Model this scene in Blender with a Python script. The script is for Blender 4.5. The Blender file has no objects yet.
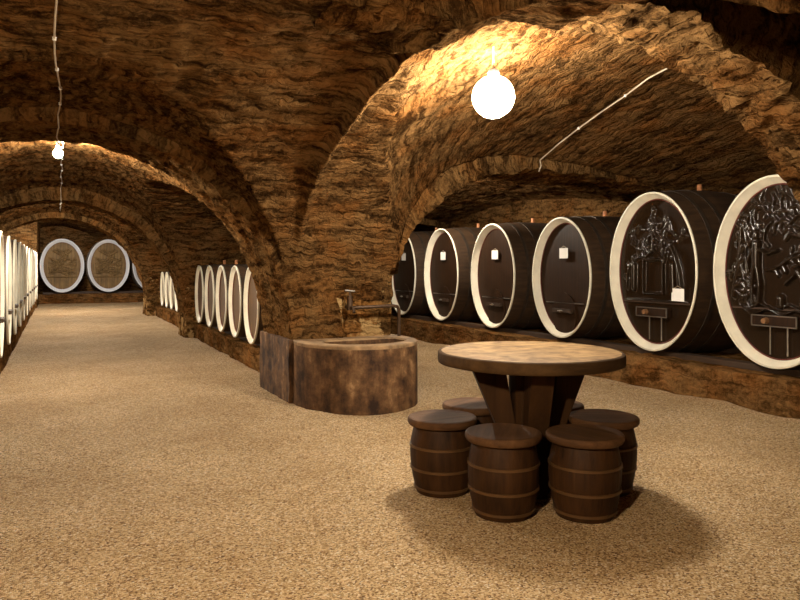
import bpy, bmesh, math, random
import numpy as np
from mathutils import Vector, noise, Matrix
random.seed(7)
PI = math.pi
SC = bpy.context.scene
COL = SC.collection

# ------------------------------------------------------------------ helpers
def tag(o, label=None, cat=None, group=None, kind=None):
    if label: o['label'] = label
    if cat: o['category'] = cat
    if group: o['group'] = group
    if kind: o['kind'] = kind
    return o

def thing(name, loc, label, cat, group=None, rz=0.0):
    o = bpy.data.objects.new(name, None)
    o.empty_display_size = .1
    COL.objects.link(o)
    o.location = loc
    o.rotation_euler = (0, 0, rz)
    return tag(o, label, cat, group)

def new_obj(name, verts, faces, m, parent=None, smooth=True, uvs=None):
    me = bpy.data.meshes.new(name)
    me.from_pydata([tuple(v) for v in verts], [], [tuple(int(i) for i in f) for f in faces])
    if uvs is not None:
        ul = me.uv_layers.new(name='UVMap')
        ul.data.foreach_set('uv', np.asarray(uvs, dtype=np.float32).ravel())
    me.polygons.foreach_set('use_smooth', [smooth] * len(me.polygons))
    me.materials.append(m)
    me.update()
    o = bpy.data.objects.new(name, me)
    COL.objects.link(o)
    if parent: o.parent = parent
    return o

class MB:
    """collects simple solids, then links them as one mesh object"""
    def __init__(s): s.v = []; s.f = []
    def add(s, vs, fs):
        b = len(s.v); s.v += [tuple(v) for v in vs]; s.f += [tuple(b + i for i in f) for f in fs]
    def box(s, c, d, rot=None):
        vs = [Vector((sx * d[0] / 2, sy * d[1] / 2, sz * d[2] / 2)) for sx in (-1, 1) for sy in (-1, 1) for sz in (-1, 1)]
        if rot: vs = [rot @ v for v in vs]
        s.add([v + Vector(c) for v in vs], [(0, 1, 3, 2), (4, 6, 7, 5), (0, 4, 5, 1), (2, 3, 7, 6), (0, 2, 6, 4), (1, 5, 7, 3)])
    def prism(s, pts, h0, h1):
        n = len(pts)
        s.add([(x, y, h0) for x, y in pts] + [(x, y, h1) for x, y in pts],
              [tuple(range(n))[::-1], tuple(range(n, 2 * n))] + [(i, (i + 1) % n, n + (i + 1) % n, n + i) for i in range(n)])
    def hull8(s, bot, top):
        s.add(list(bot) + list(top), [(3, 2, 1, 0), (4, 5, 6, 7), (0, 1, 5, 4), (1, 2, 6, 5), (2, 3, 7, 6), (3, 0, 4, 7)])
    def tube(s, pts, r, n=10, cap=True):
        pts = [Vector(p) for p in pts]
        rs = r if isinstance(r, (list, tuple)) else [r] * len(pts)
        ring = []; up = None
        for i, p in enumerate(pts):
            t = (pts[min(i + 1, len(pts) - 1)] - pts[max(i - 1, 0)]).normalized()
            if up is None:
                up = Vector((0, 0, 1)) if abs(t.z) < .9 else Vector((1, 0, 0))
            a = t.cross(up).normalized(); b = a.cross(t).normalized(); up = b
            ring.append([p + (a * math.cos(2 * PI * k / n) + b * math.sin(2 * PI * k / n)) * rs[i] for k in range(n)])
        vs = [v for q in ring for v in q]
        fs = []
        for i in range(len(pts) - 1):
            for k in range(n):
                k2 = (k + 1) % n
                fs.append((i * n + k, i * n + k2, (i + 1) * n + k2, (i + 1) * n + k))
        if cap:
            fs.append(tuple(range(n))); fs.append(tuple((len(pts) - 1) * n + k for k in range(n))[::-1])
        s.add(vs, fs)
    def lathe(s, prof, n=40, c=(0, 0, 0)):
        """prof: (r,z) list, closed with caps on the axis"""
        vs = []; fs = []; m = len(prof)
        for r, z in prof:
            for k in range(n):
                a = 2 * PI * k / n
                vs.append((c[0] + r * math.cos(a), c[1] + r * math.sin(a), c[2] + z))
        for i in range(m - 1):
            for k in range(n):
                k2 = (k + 1) % n
                fs.append((i * n + k, i * n + k2, (i + 1) * n + k2, (i + 1) * n + k))
        fs.append(tuple(range(n))[::-1]); fs.append(tuple((m - 1) * n + k for k in range(n)))
        s.add(vs, fs)
    def build(s, name, m, parent=None, smooth=False, bevel=0):
        o = new_obj(name, s.v, s.f, m, parent, smooth)
        bm = bmesh.new(); bm.from_mesh(o.data)
        bmesh.ops.recalc_face_normals(bm, faces=bm.faces)
        if bevel:
            bmesh.ops.bevel(bm, geom=[e for e in bm.edges], offset=bevel, segments=2, affect='EDGES', clamp_overlap=True)
        if smooth:
            for e in bm.edges:
                if len(e.link_faces) == 2 and e.calc_face_angle(0) > .7: e.smooth = False
        bm.to_mesh(o.data); bm.free()
        return o

def copy_tree(o, parent=None):
    c = o.copy(); COL.objects.link(c); c.parent = parent
    for ch in list(o.children): copy_tree(ch, c)
    return c

# ------------------------------------------------------------------ materials
def mat(name, rough=.8, spec=.3):
    m = bpy.data.materials.new(name); m.use_nodes = True
    nt = m.node_tree; b = nt.nodes['Principled BSDF']
    b.inputs['Roughness'].default_value = rough
    b.inputs['Specular IOR Level'].default_value = spec
    return m, nt, b

def N(nt, t, **kw):
    n = nt.nodes.new(t)
    for k, v in kw.items():
        if k.startswith('_'): setattr(n, k[1:], v)
        else: n.inputs[k.replace('__', ' ')].default_value = v
    return n

def ramp(nt, stops, src):
    r = nt.nodes.new('ShaderNodeValToRGB')
    el = r.color_ramp.elements
    while len(el) < len(stops): el.new(.5)
    for e, (p, c) in zip(el, stops): e.position = p; e.color = (*c, 1)
    nt.links.new(src, r.inputs[0]); return r

def mixc(nt, fac, a, b, mode='MIX'):
    m = nt.nodes.new('ShaderNodeMix'); m.data_type = 'RGBA'; m.blend_type = mode
    for s, v in ((0, fac), (6, a), (7, b)):
        if hasattr(v, 'is_linked') or hasattr(v, 'links'): nt.links.new(v, m.inputs[s])
        elif isinstance(v, tuple): m.inputs[s].default_value = (*v, 1)
        else: m.inputs[s].default_value = v
    return m.outputs[2]

def math_(nt, op, a, b=None):
    m = nt.nodes.new('ShaderNodeMath'); m.operation = op
    for i, v in enumerate((a, b)):
        if v is None: continue
        if hasattr(v, 'links'): nt.links.new(v, m.inputs[i])
        else: m.inputs[i].default_value = v
    return m.outputs[0]

def stone_mat(name, dark, mid, light, bw=.30, bh=.085, bump=.9, lightpos=.66, plaster=0.0, rough=.9):
    m, nt, b = mat(name, rough, 0.0)
    L = nt.links.new
    tc = nt.nodes.new('ShaderNodeTexCoord')
    # distort the uv a little so courses wander
    n0 = N(nt, 'ShaderNodeTexNoise', Scale=2.2, Detail=3.0); L(tc.outputs['Object'], n0.inputs['Vector'])
    sub = nt.nodes.new('ShaderNodeVectorMath'); sub.operation = 'SUBTRACT'; L(n0.outputs['Color'], sub.inputs[0]); sub.inputs[1].default_value = (.5, .5, .5)
    n1 = N(nt, 'ShaderNodeTexNoise', Scale=14.0, Detail=3.0); L(tc.outputs['Object'], n1.inputs['Vector'])
    sub1 = nt.nodes.new('ShaderNodeVectorMath'); sub1.operation = 'SUBTRACT'; L(n1.outputs['Color'], sub1.inputs[0]); sub1.inputs[1].default_value = (.5, .5, .5)
    sc = nt.nodes.new('ShaderNodeVectorMath'); sc.operation = 'SCALE'; L(sub.outputs[0], sc.inputs[0]); sc.inputs['Scale'].default_value = .20
    sc1 = nt.nodes.new('ShaderNodeVectorMath'); sc1.operation = 'SCALE'; L(sub1.outputs[0], sc1.inputs[0]); sc1.inputs['Scale'].default_value = .075
    ad = nt.nodes.new('ShaderNodeVectorMath'); ad.operation = 'ADD'; L(tc.outputs['UV'], ad.inputs[0]); L(sc.outputs[0], ad.inputs[1])
    ad1 = nt.nodes.new('ShaderNodeVectorMath'); ad1.operation = 'ADD'; L(ad.outputs[0], ad1.inputs[0]); L(sc1.outputs[0], ad1.inputs[1])
    br = nt.nodes.new('ShaderNodeTexBrick'); L(ad1.outputs[0], br.inputs['Vector'])
    br.inputs['Scale'].default_value = 1; br.inputs['Brick Width'].default_value = bw; br.inputs['Row Height'].default_value = bh
    br.inputs['Mortar Size'].default_value = .010; br.inputs['Mortar Smooth'].default_value = .7
    br.inputs['Color1'].default_value = (0, 0, 0, 1); br.inputs['Color2'].default_value = (1, 1, 1, 1); br.inputs['Mortar'].default_value = (.5, .5, .5, 1)
    # stretched noise along the courses
    mp = nt.nodes.new('ShaderNodeMapping'); mp.inputs['Scale'].default_value = (3.2, 13, 1); L(ad1.outputs[0], mp.inputs['Vector'])
    n2 = N(nt, 'ShaderNodeTexNoise', Scale=1.0, Detail=5.0, Roughness=.62); L(mp.outputs[0], n2.inputs['Vector'])
    n3 = N(nt, 'ShaderNodeTexNoise', Scale=.9, Detail=5.0, Roughness=.6); L(tc.outputs['Object'], n3.inputs['Vector'])
    n4 = N(nt, 'ShaderNodeTexNoise', Scale=24.0, Detail=8.0, Roughness=.75); L(tc.outputs['Object'], n4.inputs['Vector'])
    # colour value
    v = math_(nt, 'MULTIPLY', br.outputs['Color'], .12)
    v = math_(nt, 'ADD', v, math_(nt, 'MULTIPLY', n2.outputs['Fac'], .55))
    v = math_(nt, 'ADD', v, math_(nt, 'MULTIPLY', n3.outputs['Fac'], .25))
    v = math_(nt, 'ADD', v, math_(nt, 'MULTIPLY', n4.outputs['Fac'], .46))
    rp = ramp(nt, [(.50, dark), (.62, mid), (lightpos + .08, light), (.95, tuple(min(1, c * 1.35) for c in light))], v)
    col = mixc(nt, math_(nt, 'MULTIPLY', br.outputs['Fac'], .22), rp.outputs['Color'], dark)
    mp7 = nt.nodes.new('ShaderNodeMapping'); mp7.inputs['Scale'].default_value = (4.2, 19, 1); L(ad1.outputs[0], mp7.inputs['Vector'])
    n7 = N(nt, 'ShaderNodeTexNoise', Scale=1.0, Detail=4.0, Roughness=.6); L(mp7.outputs[0], n7.inputs['Vector'])
    r7 = ramp(nt, [(.58, (0, 0, 0)), (.66, (1, 1, 1))], n7.outputs['Fac'])
    r8 = ramp(nt, [(.42, (0, 0, 0)), (.60, (1, 1, 1))], n3.outputs['Fac'])
    col = mixc(nt, math_(nt, 'MULTIPLY', math_(nt, 'MULTIPLY', r7.outputs['Color'], r8.outputs['Color']), .75), col, tuple(min(1, q * 1.45) for q in light))
    r9 = ramp(nt, [(.34, (1, 1, 1)), (.43, (0, 0, 0))], n7.outputs['Fac'])
    col = mixc(nt, math_(nt, 'MULTIPLY', r9.outputs['Color'], .50), col, dark)
    # rusty hue variation
    n5 = N(nt, 'ShaderNodeTexNoise', Scale=2.7, Detail=2.0); L(tc.outputs['Object'], n5.inputs['Vector'])
    r5 = ramp(nt, [(.45, (1, 1, 1)), (.65, (1.0, .76, .55))], n5.outputs['Fac'])
    col = mixc(nt, .7, col, r5.outputs['Color'], 'MULTIPLY')
    if plaster > 0:
        n6 = N(nt, 'ShaderNodeTexNoise', Scale=3.6, Detail=8.0, Roughness=.62); L(tc.outputs['Object'], n6.inputs['Vector'])
        r6 = ramp(nt, [(.53, (0, 0, 0)), (.57, (1, 1, 1))], n6.outputs['Fac'])
        col = mixc(nt, math_(nt, 'MULTIPLY', r6.outputs['Color'], plaster), col, (.42, .27, .115))
    L(col, b.inputs['Base Color'])
    # bump
    h = math_(nt, 'MULTIPLY', math_(nt, 'SUBTRACT', 1.0, br.outputs['Fac']), .35)
    h = math_(nt, 'ADD', h, math_(nt, 'MULTIPLY', br.outputs['Color'], .15))
    h = math_(nt, 'ADD', h, math_(nt, 'MULTIPLY', n2.outputs['Fac'], 1.5))
    h = math_(nt, 'ADD', h, math_(nt, 'MULTIPLY', n4.outputs['Fac'], .9))
    h = math_(nt, 'ADD', h, math_(nt, 'MULTIPLY', n7.outputs['Fac'], 1.2))
    bp = nt.nodes.new('ShaderNodeBump'); bp.inputs['Strength'].default_value = bump; bp.inputs['Distance'].default_value = .045
    L(h, bp.inputs['Height']); L(bp.outputs[0], b.inputs['Normal'])
    return m

M = {}
M['vault'] = stone_mat('vault_stone', (.008, .0038, .0013), (.046, .0222, .0078), (.17, .088, .031), bw=.26, bh=.065)
M['rib'] = stone_mat('rib_stone', (.010, .0048, .0017), (.052, .0255, .009), (.17, .09, .032), bw=.20, bh=.10, bump=.9)
M['pier'] = stone_mat('pier_stone', (.010, .0048, .0017), (.062, .032, .011), (.24, .13, .045), bw=.42, bh=.13, bump=.8, lightpos=.68, plaster=.85)
M['kerb'] = stone_mat('kerb_stone', (.014, .0065, .0025), (.065, .032, .011), (.20, .105, .038), bw=.6, bh=.22, bump=.6, lightpos=.70)

def gravel():
    m, nt, b = mat('gravel', .9, .2); L = nt.links.new
    tc = nt.nodes.new('ShaderNodeTexCoord')
    v1 = N(nt, 'ShaderNodeTexVoronoi', Scale=120.0, Randomness=1.0); L(tc.outputs['Object'], v1.inputs['Vector'])
    v2 = N(nt, 'ShaderNodeTexVoronoi', Scale=210.0, Randomness=1.0); L(tc.outputs['Object'], v2.inputs['Vector'])
    sx = nt.nodes.new('ShaderNodeSeparateColor'); L(v1.outputs['Color'], sx.inputs[0])
    rp = ramp(nt, [(0, (.15, .075, .028)), (.22, (.44, .265, .118)), (.6, (.73, .505, .265)), (.9, (.85, .655, .395)), (1, (.95, .84, .65))], sx.outputs[0])
    n = N(nt, 'ShaderNodeTexNoise', Scale=1.1, Detail=4.0); L(tc.outputs['Object'], n.inputs['Vector'])
    r2 = ramp(nt, [(.35, (.82, .78, .72)), (.65, (1.0, 1.0, 1.0))], n.outputs['Fac'])
    col = mixc(nt, 1.0, rp.outputs['Color'], r2.outputs['Color'], 'MULTIPLY')
    L(col, b.inputs['Base Color'])
    h = math_(nt, 'ADD', math_(nt, 'MULTIPLY', v1.outputs['Distance'], -1.0), math_(nt, 'MULTIPLY', v2.outputs['Distance'], -.5))
    n3 = N(nt, 'ShaderNodeTexNoise', Scale=16.0, Detail=3.0); L(tc.outputs['Object'], n3.inputs['Vector'])
    h = math_(nt, 'ADD', h, math_(nt, 'MULTIPLY', n3.outputs['Fac'], 1.4))
    bp = nt.nodes.new('ShaderNodeBump'); bp.inputs['Strength'].default_value = 1.0; bp.inputs['Distance'].default_value = .022
    L(h, bp.inputs['Height']); L(bp.outputs[0], b.inputs['Normal'])
    return m
M['gravel'] = gravel()

def wood(name, c1, c2, rough=.5, axis='x', scale=1.0, plank=0, spec=.4, bump=.25, groove=(.01, .006, .004)):
    """axis: grain runs along it; plank: plank width across `axis`' partner, 0 for none"""
    m, nt, b = mat(name, rough, spec); L = nt.links.new
    tc = nt.nodes.new('ShaderNodeTexCoord')
    mp = nt.nodes.new('ShaderNodeMapping'); s = {'x': (1.5, 22, 22), 'y': (22, 1.5, 22), 'z': (22, 22, 1.5)}[axis]
    mp.inputs['Scale'].default_value = tuple(q * scale for q in s); L(tc.outputs['Object'], mp.inputs['Vector'])
    n = N(nt, 'ShaderNodeTexNoise', Scale=1.0, Detail=6.0, Roughness=.65); L(mp.outputs[0], n.inputs['Vector'])
    n2 = N(nt, 'ShaderNodeTexNoise', Scale=3.5, Detail=4.0); L(tc.outputs['Object'], n2.inputs['Vector'])
    v = math_(nt, 'ADD', math_(nt, 'MULTIPLY', n.outputs['Fac'], .6), math_(nt, 'MULTIPLY', n2.outputs['Fac'], .4))
    rp = ramp(nt, [(.32, c1), (.68, c2)], v)
    col = rp.outputs['Color']; h = n.outputs['Fac']
    if plank:
        sp = nt.nodes.new('ShaderNodeSeparateXYZ'); L(tc.outputs['Object'], sp.inputs[0])
        src = sp.outputs[{'x': 1, 'y': 0, 'z': 1}[axis]]
        fr = math_(nt, 'FRACT', math_(nt, 'MULTIPLY', src, 1.0 / plank))
        d = math_(nt, 'ABSOLUTE', math_(nt, 'SUBTRACT', fr, .5))
        g = math_(nt, 'GREATER_THAN', d, .5 - .012 / plank * .25 - .01)
        col = mixc(nt, math_(nt, 'MULTIPLY', g, .8), col, groove)
        h = math_(nt, 'SUBTRACT', h, math_(nt, 'MULTIPLY', g, 2.0))
    L(col, b.inputs['Base Color'])
    bp = nt.nodes.new('ShaderNodeBump'); bp.inputs['Strength'].default_value = bump; bp.inputs['Distance'].default_value = .01
    L(h, bp.inputs['Height']); L(bp.outputs[0], b.inputs['Normal'])
    return m
M['stave'] = wood('barrel_stave_wood', (.015, .0075, .0032), (.070, .036, .0155), .65, 'x', bump=.4)
M['head'] = wood('barrel_head_wood', (.009, .004, .0018), (.036, .0155, .006), .5, 'z', plank=.14, spec=.2)
M['headlit'] = wood('carved_head_wood_lit', (.06, .036, .015), (.24, .150, .062), .6, 'z', spec=.15)  # far-end heads: lamplight put into a paler wood tone
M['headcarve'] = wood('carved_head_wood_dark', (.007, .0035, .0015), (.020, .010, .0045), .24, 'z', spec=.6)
M['headplain'] = wood('barrel_head_wood_brown', (.07, .036, .016), (.16, .085, .036), .5, 'z', plank=.1)
M['stool'] = wood('stool_stave_wood', (.011, .0045, .0014), (.058, .024, .0075), .62, 'z', spec=.14, bump=.6)
M['lid'] = wood('stool_lid_wood', (.035, .016, .007), (.12, .058, .024), .7, 'x', spec=.10, bump=.6)
M['tabletop'] = wood('table_top_wood', (.12, .068, .028), (.42, .27, .12), .65, 'x', scale=.6, plank=.17, groove=(.10, .05, .02))
nt = M['tabletop'].node_tree; b_ = nt.nodes['Principled BSDF']; b_.inputs['Specular IOR Level'].default_value = .15
src = b_.inputs['Base Color'].links[0].from_socket
tc_ = nt.nodes.new('ShaderNodeTexCoord'); ns_ = N(nt, 'ShaderNodeTexNoise', Scale=7.0, Detail=8.0, Roughness=.7); nt.links.new(tc_.outputs['Object'], ns_.inputs['Vector'])
rs_ = ramp(nt, [(.34, (.45, .38, .30)), (.52, (.88, .86, .82)), (.64, (1, 1, 1))], ns_.outputs['Fac'])
nt.links.new(mixc(nt, 1.0, src, rs_.outputs['Color'], 'MULTIPLY'), b_.inputs['Base Color'])
M['tableedge'] = wood('table_edge_wood', (.018, .009, .004), (.085, .046, .018), .8, spec=.1, axis='x', scale=.6, bump=.6)
M['tableleg'] = wood('table_leg_wood', (.014, .006, .002), (.055, .024, .008), .7, spec=.12, axis='z', scale=.6)
M['runner'] = wood('runner_wood', (.02, .011, .006), (.075, .04, .02), .7, 'y', scale=.6)

def plain(name, c, rough=.5, metal=0, var=.25, bump=0, nscale=9.0):
    m, nt, b = mat(name, rough, .4); L = nt.links.new
    b.inputs['Metallic'].default_value = metal
    tc = nt.nodes.new('ShaderNodeTexCoord')
    n = N(nt, 'ShaderNodeTexNoise', Scale=nscale, Detail=5.0, Roughness=.6); L(tc.outputs['Object'], n.inputs['Vector'])
    rp = ramp(nt, [(.3, tuple(q * (1 - var) for q in c)), (.7, tuple(min(1, q * (1 + var)) for q in c))], n.outputs['Fac'])
    L(rp.outputs['Color'], b.inputs['Base Color'])
    if bump:
        bp = nt.nodes.new('ShaderNodeBump'); bp.inputs['Strength'].default_value = bump; bp.inputs['Distance'].default_value = .01
        L(n.outputs['Fac'], bp.inputs['Height']); L(bp.outputs[0], b.inputs['Normal'])
    return m
M['cream'] = plain('cream_paint', (.76, .71, .57), .45, var=.12, nscale=5)
M['white'] = plain('cool_white_paint', (.60, .62, .66), .45, var=.08, nscale=5)
M['redline'] = plain('dark_red_paint', (.12, .022, .012), .5)
M['hoop'] = plain('dark_iron', (.075, .055, .040), .45, .6)
M['brasshoop'] = plain('stool_hoop_metal', (.10, .050, .018), .5, .4)
M['pipe'] = plain('rusty_pipe', (.07, .04, .022), .5, .5, bump=.3, nscale=40)
M['chrome'] = plain('worn_grey_metal', (.45, .42, .38), .3, .9)
M['card'] = plain('white_card', (.82, .80, .76), .7, var=.05)
M['cork'] = plain('bung_wood', (.42, .17, .065), .6, bump=.2, nscale=30)
M['knobwood'] = plain('turned_knob_wood', (.20, .10, .045), .4)
M['cable'] = plain('pale_cable', (.48, .38, .27), .5)
M['knot'] = plain('porcelain_insulator', (.75, .70, .62), .25, var=.08)
M['socket'] = plain('lamp_socket', (.12, .10, .085), .4)
M['water'] = plain('dark_water', (.02, .014, .009), .06, var=.1)

def basin_mat():
    m, nt, b = mat('basin_render', .8, .3); L = nt.links.new
    tc = nt.nodes.new('ShaderNodeTexCoord')
    mp = nt.nodes.new('ShaderNodeMapping'); mp.inputs['Scale'].default_value = (9, 9, 2.0); L(tc.outputs['Object'], mp.inputs['Vector'])
    n = N(nt, 'ShaderNodeTexNoise', Scale=1.0, Detail=5.0, Roughness=.6); L(mp.outputs[0], n.inputs['Vector'])
    n2 = N(nt, 'ShaderNodeTexNoise', Scale=5.0, Detail=6.0, Roughness=.65); L(tc.outputs['Object'], n2.inputs['Vector'])
    v = math_(nt, 'ADD', math_(nt, 'MULTIPLY', n.outputs['Fac'], .35), math_(nt, 'MULTIPLY', n2.outputs['Fac'], .65))
    rp = ramp(nt, [(.40, (.022, .009, .0035)), (.5, (.085, .040, .015)), (.58, (.15, .078, .032)), (.66, (.34, .20, .095))], v)
    L(rp.outputs['Color'], b.inputs['Base Color'])
    bp = nt.nodes.new('ShaderNodeBump'); bp.inputs['Strength'].default_value = .5; bp.inputs['Distance'].default_value = .02
    L(n2.outputs['Fac'], bp.inputs['Height']); L(bp.outputs[0], b.inputs['Normal'])
    return m
M['basin'] = basin_mat()
M['basinrim'] = plain('basin_coping', (.24, .15, .075), .9, var=.5, bump=.5, nscale=7)

def emis(name, col, strength):
    m, nt, b = mat(name, .3)
    b.inputs['Base Color'].default_value = (*col, 1)
    b.inputs['Emission Color'].default_value = (*col, 1); b.inputs['Emission Strength'].default_value = strength
    return m

# ------------------------------------------------------------------ plan of the cellar (metres; y runs down the left nave)
PX0, PX1 = 2.14, 3.27          # the dividing piers
BAYS = [(-6.5, -.45, 2.87, 1.15), (.70, 6.90, 2.87, 1.15), (8.0, 13.9, 2.62, 1.0), (14.8, 20.4, 2.62, 1.0), (21.3, 31.5, 2.95, 1.3)]
XR = 8.1; XL = -2.75; YE = 30.0; YB = -3.4

def bayof(y):
    for k, b in enumerate(BAYS):
        if b[0] <= y <= b[1]: return k
    return None

def vault_z(X, Y):
    """ceiling height and which web it is (0 cross web, 1 left nave web, 2 right nave web)"""
    za = np.where(np.abs(X) < 2.22, .56 + np.sqrt(np.maximum(0, 2.22 ** 2 - X ** 2)), -9.)
    for a_, b_ in ((8.0, 13.9), (14.8, 20.4), (21.3, 31.5)):
        k = (Y > a_) & (Y < b_); za = np.where(k & (za > 0), za + .17 * np.clip(np.sin(PI * (Y - a_) / (b_ - a_)), 0, 1) ** .6, za)
    zb = np.full_like(X, -9.)
    zc = np.full_like(X, -9.)
    for (y0, y1, cr, z0) in BAYS:
        c = (y0 + y1) / 2; hw = (y1 - y0) / 2
        inb = (Y >= y0) & (Y <= y1)
        q = np.clip(np.abs(Y - c) / hw, 0, 1)
        zb = np.where(inb, z0 + (cr - z0) * np.sqrt(1 - q ** 2), zb)
        if y0 == .70: zb = zb - .075 * np.exp(-((X - 2.17) / .045) ** 2) * inb + .04 * inb * (X < 2.15)
        front = y0 == .70
        Lx = (.8 + 2.55 * q ** 1.5) if front else (2.6 + .78 * q ** 1.5)
        if front: Lx = np.where(Y < 3.5, 2.72, Lx)
        C = (3.27 - .57 * q ** 1.6) if front else (2.95 - .27 * q ** 1.6)
        w = np.clip((5.0 - X) / (5.0 - Lx), 0, 1)
        left = 1.1 + (C - 1.1) * (1 - w ** 2.5) ** .4
        if front:
            tt = np.clip((X - 2.68) / .55, 0, 1); near = 2.80 + .72 * tt * tt * (3 - 2 * tt)
            left = np.where((Y < 3.5) & (X > 2.6), near, left)
        right = (np.where(Y < 3.5, 3.52, C) if front else C) - (.55 if front else .35) * (np.clip(X - 5.0, 0, 3.2) / 3.1) ** 2
        zc = np.where(inb, np.where(X < 5.0, np.where(X > Lx, left, -9.), right), zc)
    # over the transverse arches keep the right nave high, hidden above the arch masonry
    gap = np.ones_like(X, dtype=bool)
    for (y0, y1, _, _) in BAYS: gap &= ~((Y >= y0) & (Y <= y1))
    zc = np.where(gap & (X > PX1 - .02), 2.75, zc)
    st = np.stack([zb, za, zc])
    # beyond the first bay the two naves are closed off from each other
    sep = (Y > 7.4) & (Y < 21.3)
    st[2] = np.where(sep & (X < 3.45), -9., st[2])
    st[0] = np.where(sep & (X >= 3.45), -9., st[0])
    # the cross web of the front bay dies out where the tall right vault takes over
    return st.max(axis=0), st.argmax(axis=0)

def rough(P, amp, s=1.0):
    """vector displacement from position alone, so touching surfaces stay closed"""
    sh = P.shape; F = P.reshape(-1, 3); out = np.empty_like(F)
    nv = noise.noise_vector
    for i in range(len(F)):
        p = F[i]
        a = nv(Vector((p[0] * 1.7 * s, p[1] * 1.7 * s, p[2] * 1.7 * s)))
        b = nv(Vector((p[0] * 6 * s + 7, p[1] * 6 * s, p[2] * 9 * s)))
        c = nv(Vector((p[0] * 15 + 3, p[1] * 15, p[2] * 22)))
        for k in range(3):
            out[i, k] = p[k] + amp * (a[k] * .9 + b[k] * .75 + c[k] * .4)
    return out.reshape(sh)

class Patches:
    def __init__(s): s.v = []; s.f = []; s.uv = []; s.n = 0
    def add(s, P, UV, amp=.03, flip=False, mask=None, sc=1.0):
        n, m, _ = P.shape
        if amp: P = rough(P, amp, sc)
        idx = np.arange(n * m).reshape(n, m) + s.n
        q = np.stack([idx[:-1, :-1], idx[1:, :-1], idx[1:, 1:], idx[:-1, 1:]], -1)
        if UV.ndim == 3:
            uq = np.stack([UV[:-1, :-1], UV[1:, :-1], UV[1:, 1:], UV[:-1, 1:]], -2)
        else: uq = UV
        if flip: q = q[..., ::-1]; uq = uq[..., ::-1, :]
        q = q.reshape(-1, 4); uq = uq.reshape(-1, 4, 2)
        if mask is not None: k = mask.reshape(-1); q = q[k]; uq = uq[k]
        s.v.append(P.reshape(-1, 3)); s.f.append(q); s.uv.append(uq); s.n += n * m
    def build(s, name, m):
        o = new_obj(name, np.concatenate(s.v).tolist(), np.concatenate(s.f).tolist(), m, None, True, np.concatenate(s.uv))
        return tag(o, kind='structure')

def lin(a, b, step): return np.linspace(a, b, max(2, int(round(abs(b - a) / step)) + 1))

# --- ceiling
xs = np.unique(np.round(np.concatenate([lin(XL, XR, .04), 2.22 * np.sin(np.linspace(-PI / 2, PI / 2, 140)), [PX0, PX1, 3.45, 3.44], lin(2.05, 2.30, .015)]), 4))
ys_l = [lin(YB, 0, .12), lin(0, 8.05, .035), lin(8.05, 21.3, .07), lin(21.3, YE + .1, .12)]
for (y0, y1, _, _) in BAYS[1:4]:
    c = (y0 + y1) / 2; hw = (y1 - y0) / 2
    ys_l.append(c + hw * np.sin(np.linspace(-PI / 2, PI / 2, 110))); ys_l.append([y0 - .001, y1 + .001])
ys = np.unique(np.round(np.concatenate(ys_l), 4)); ys = ys[(ys >= YB)]
# thin out needlessly close neighbours
def thin(a, d):
    o = [a[0]]
    for q in a[1:]:
        if q - o[-1] >= d: o.append(q)
    return np.array(o)
xs = thin(xs, .012); ys = thin(ys, .012)
GX, GY = np.meshgrid(xs, ys, indexing='ij')
GZ, GW = vault_z(GX, GY)
GZ = np.maximum(GZ, 1.0)
P = np.stack([GX, GY, GZ], -1)
cx = (GX[:-1, :-1] + GX[1:, 1:]) / 2; cy = (GY[:-1, :-1] + GY[1:, 1:]) / 2
_, cw = vault_z(cx, cy)
cc = np.zeros_like(GY); hh = np.ones_like(GY)
for (y0, y1, _, _) in BAYS:
    k = (GY >= y0 - .6) & (GY <= y1 + .6); cc[k] = (y0 + y1) / 2; hh[k] = (y1 - y0) / 2
uvs = [np.stack([GX, np.arctan2((GY - cc) * 2.3 / hh, np.maximum(GZ - .9, 0.02)) * 2.4], -1),
       np.stack([GY, np.arctan2(GX, GZ - .56 + 1e-3) * 2.22], -1),
       np.stack([GY, np.arctan2(GX - 5.0, np.maximum(GZ - .4, .02)) * 2.7 + 40], -1)]
def corners(U): return np.stack([U[:-1, :-1], U[1:, :-1], U[1:, 1:], U[:-1, 1:]], -2)
UQ = np.select([(cw == 0)[..., None, None], (cw == 1)[..., None, None]], [corners(uvs[0]), corners(uvs[1])], corners(uvs[2]))
# bits swallowed by masonry are not needed
keep = ~((cx > PX0 + .12) & (cx < PX1 - .12) & (((cy > 7.0) & (cy < 7.95)) | ((cy > -.35) & (cy < .6)) | ((cy > 14.0) & (cy < 14.9)) | ((cy > 20.5) & (cy < 21.2))))
pt = Patches(); pt.add(P, UQ, .030, flip=True, mask=keep)
pt.build('ceiling', M['vault'])

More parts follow.
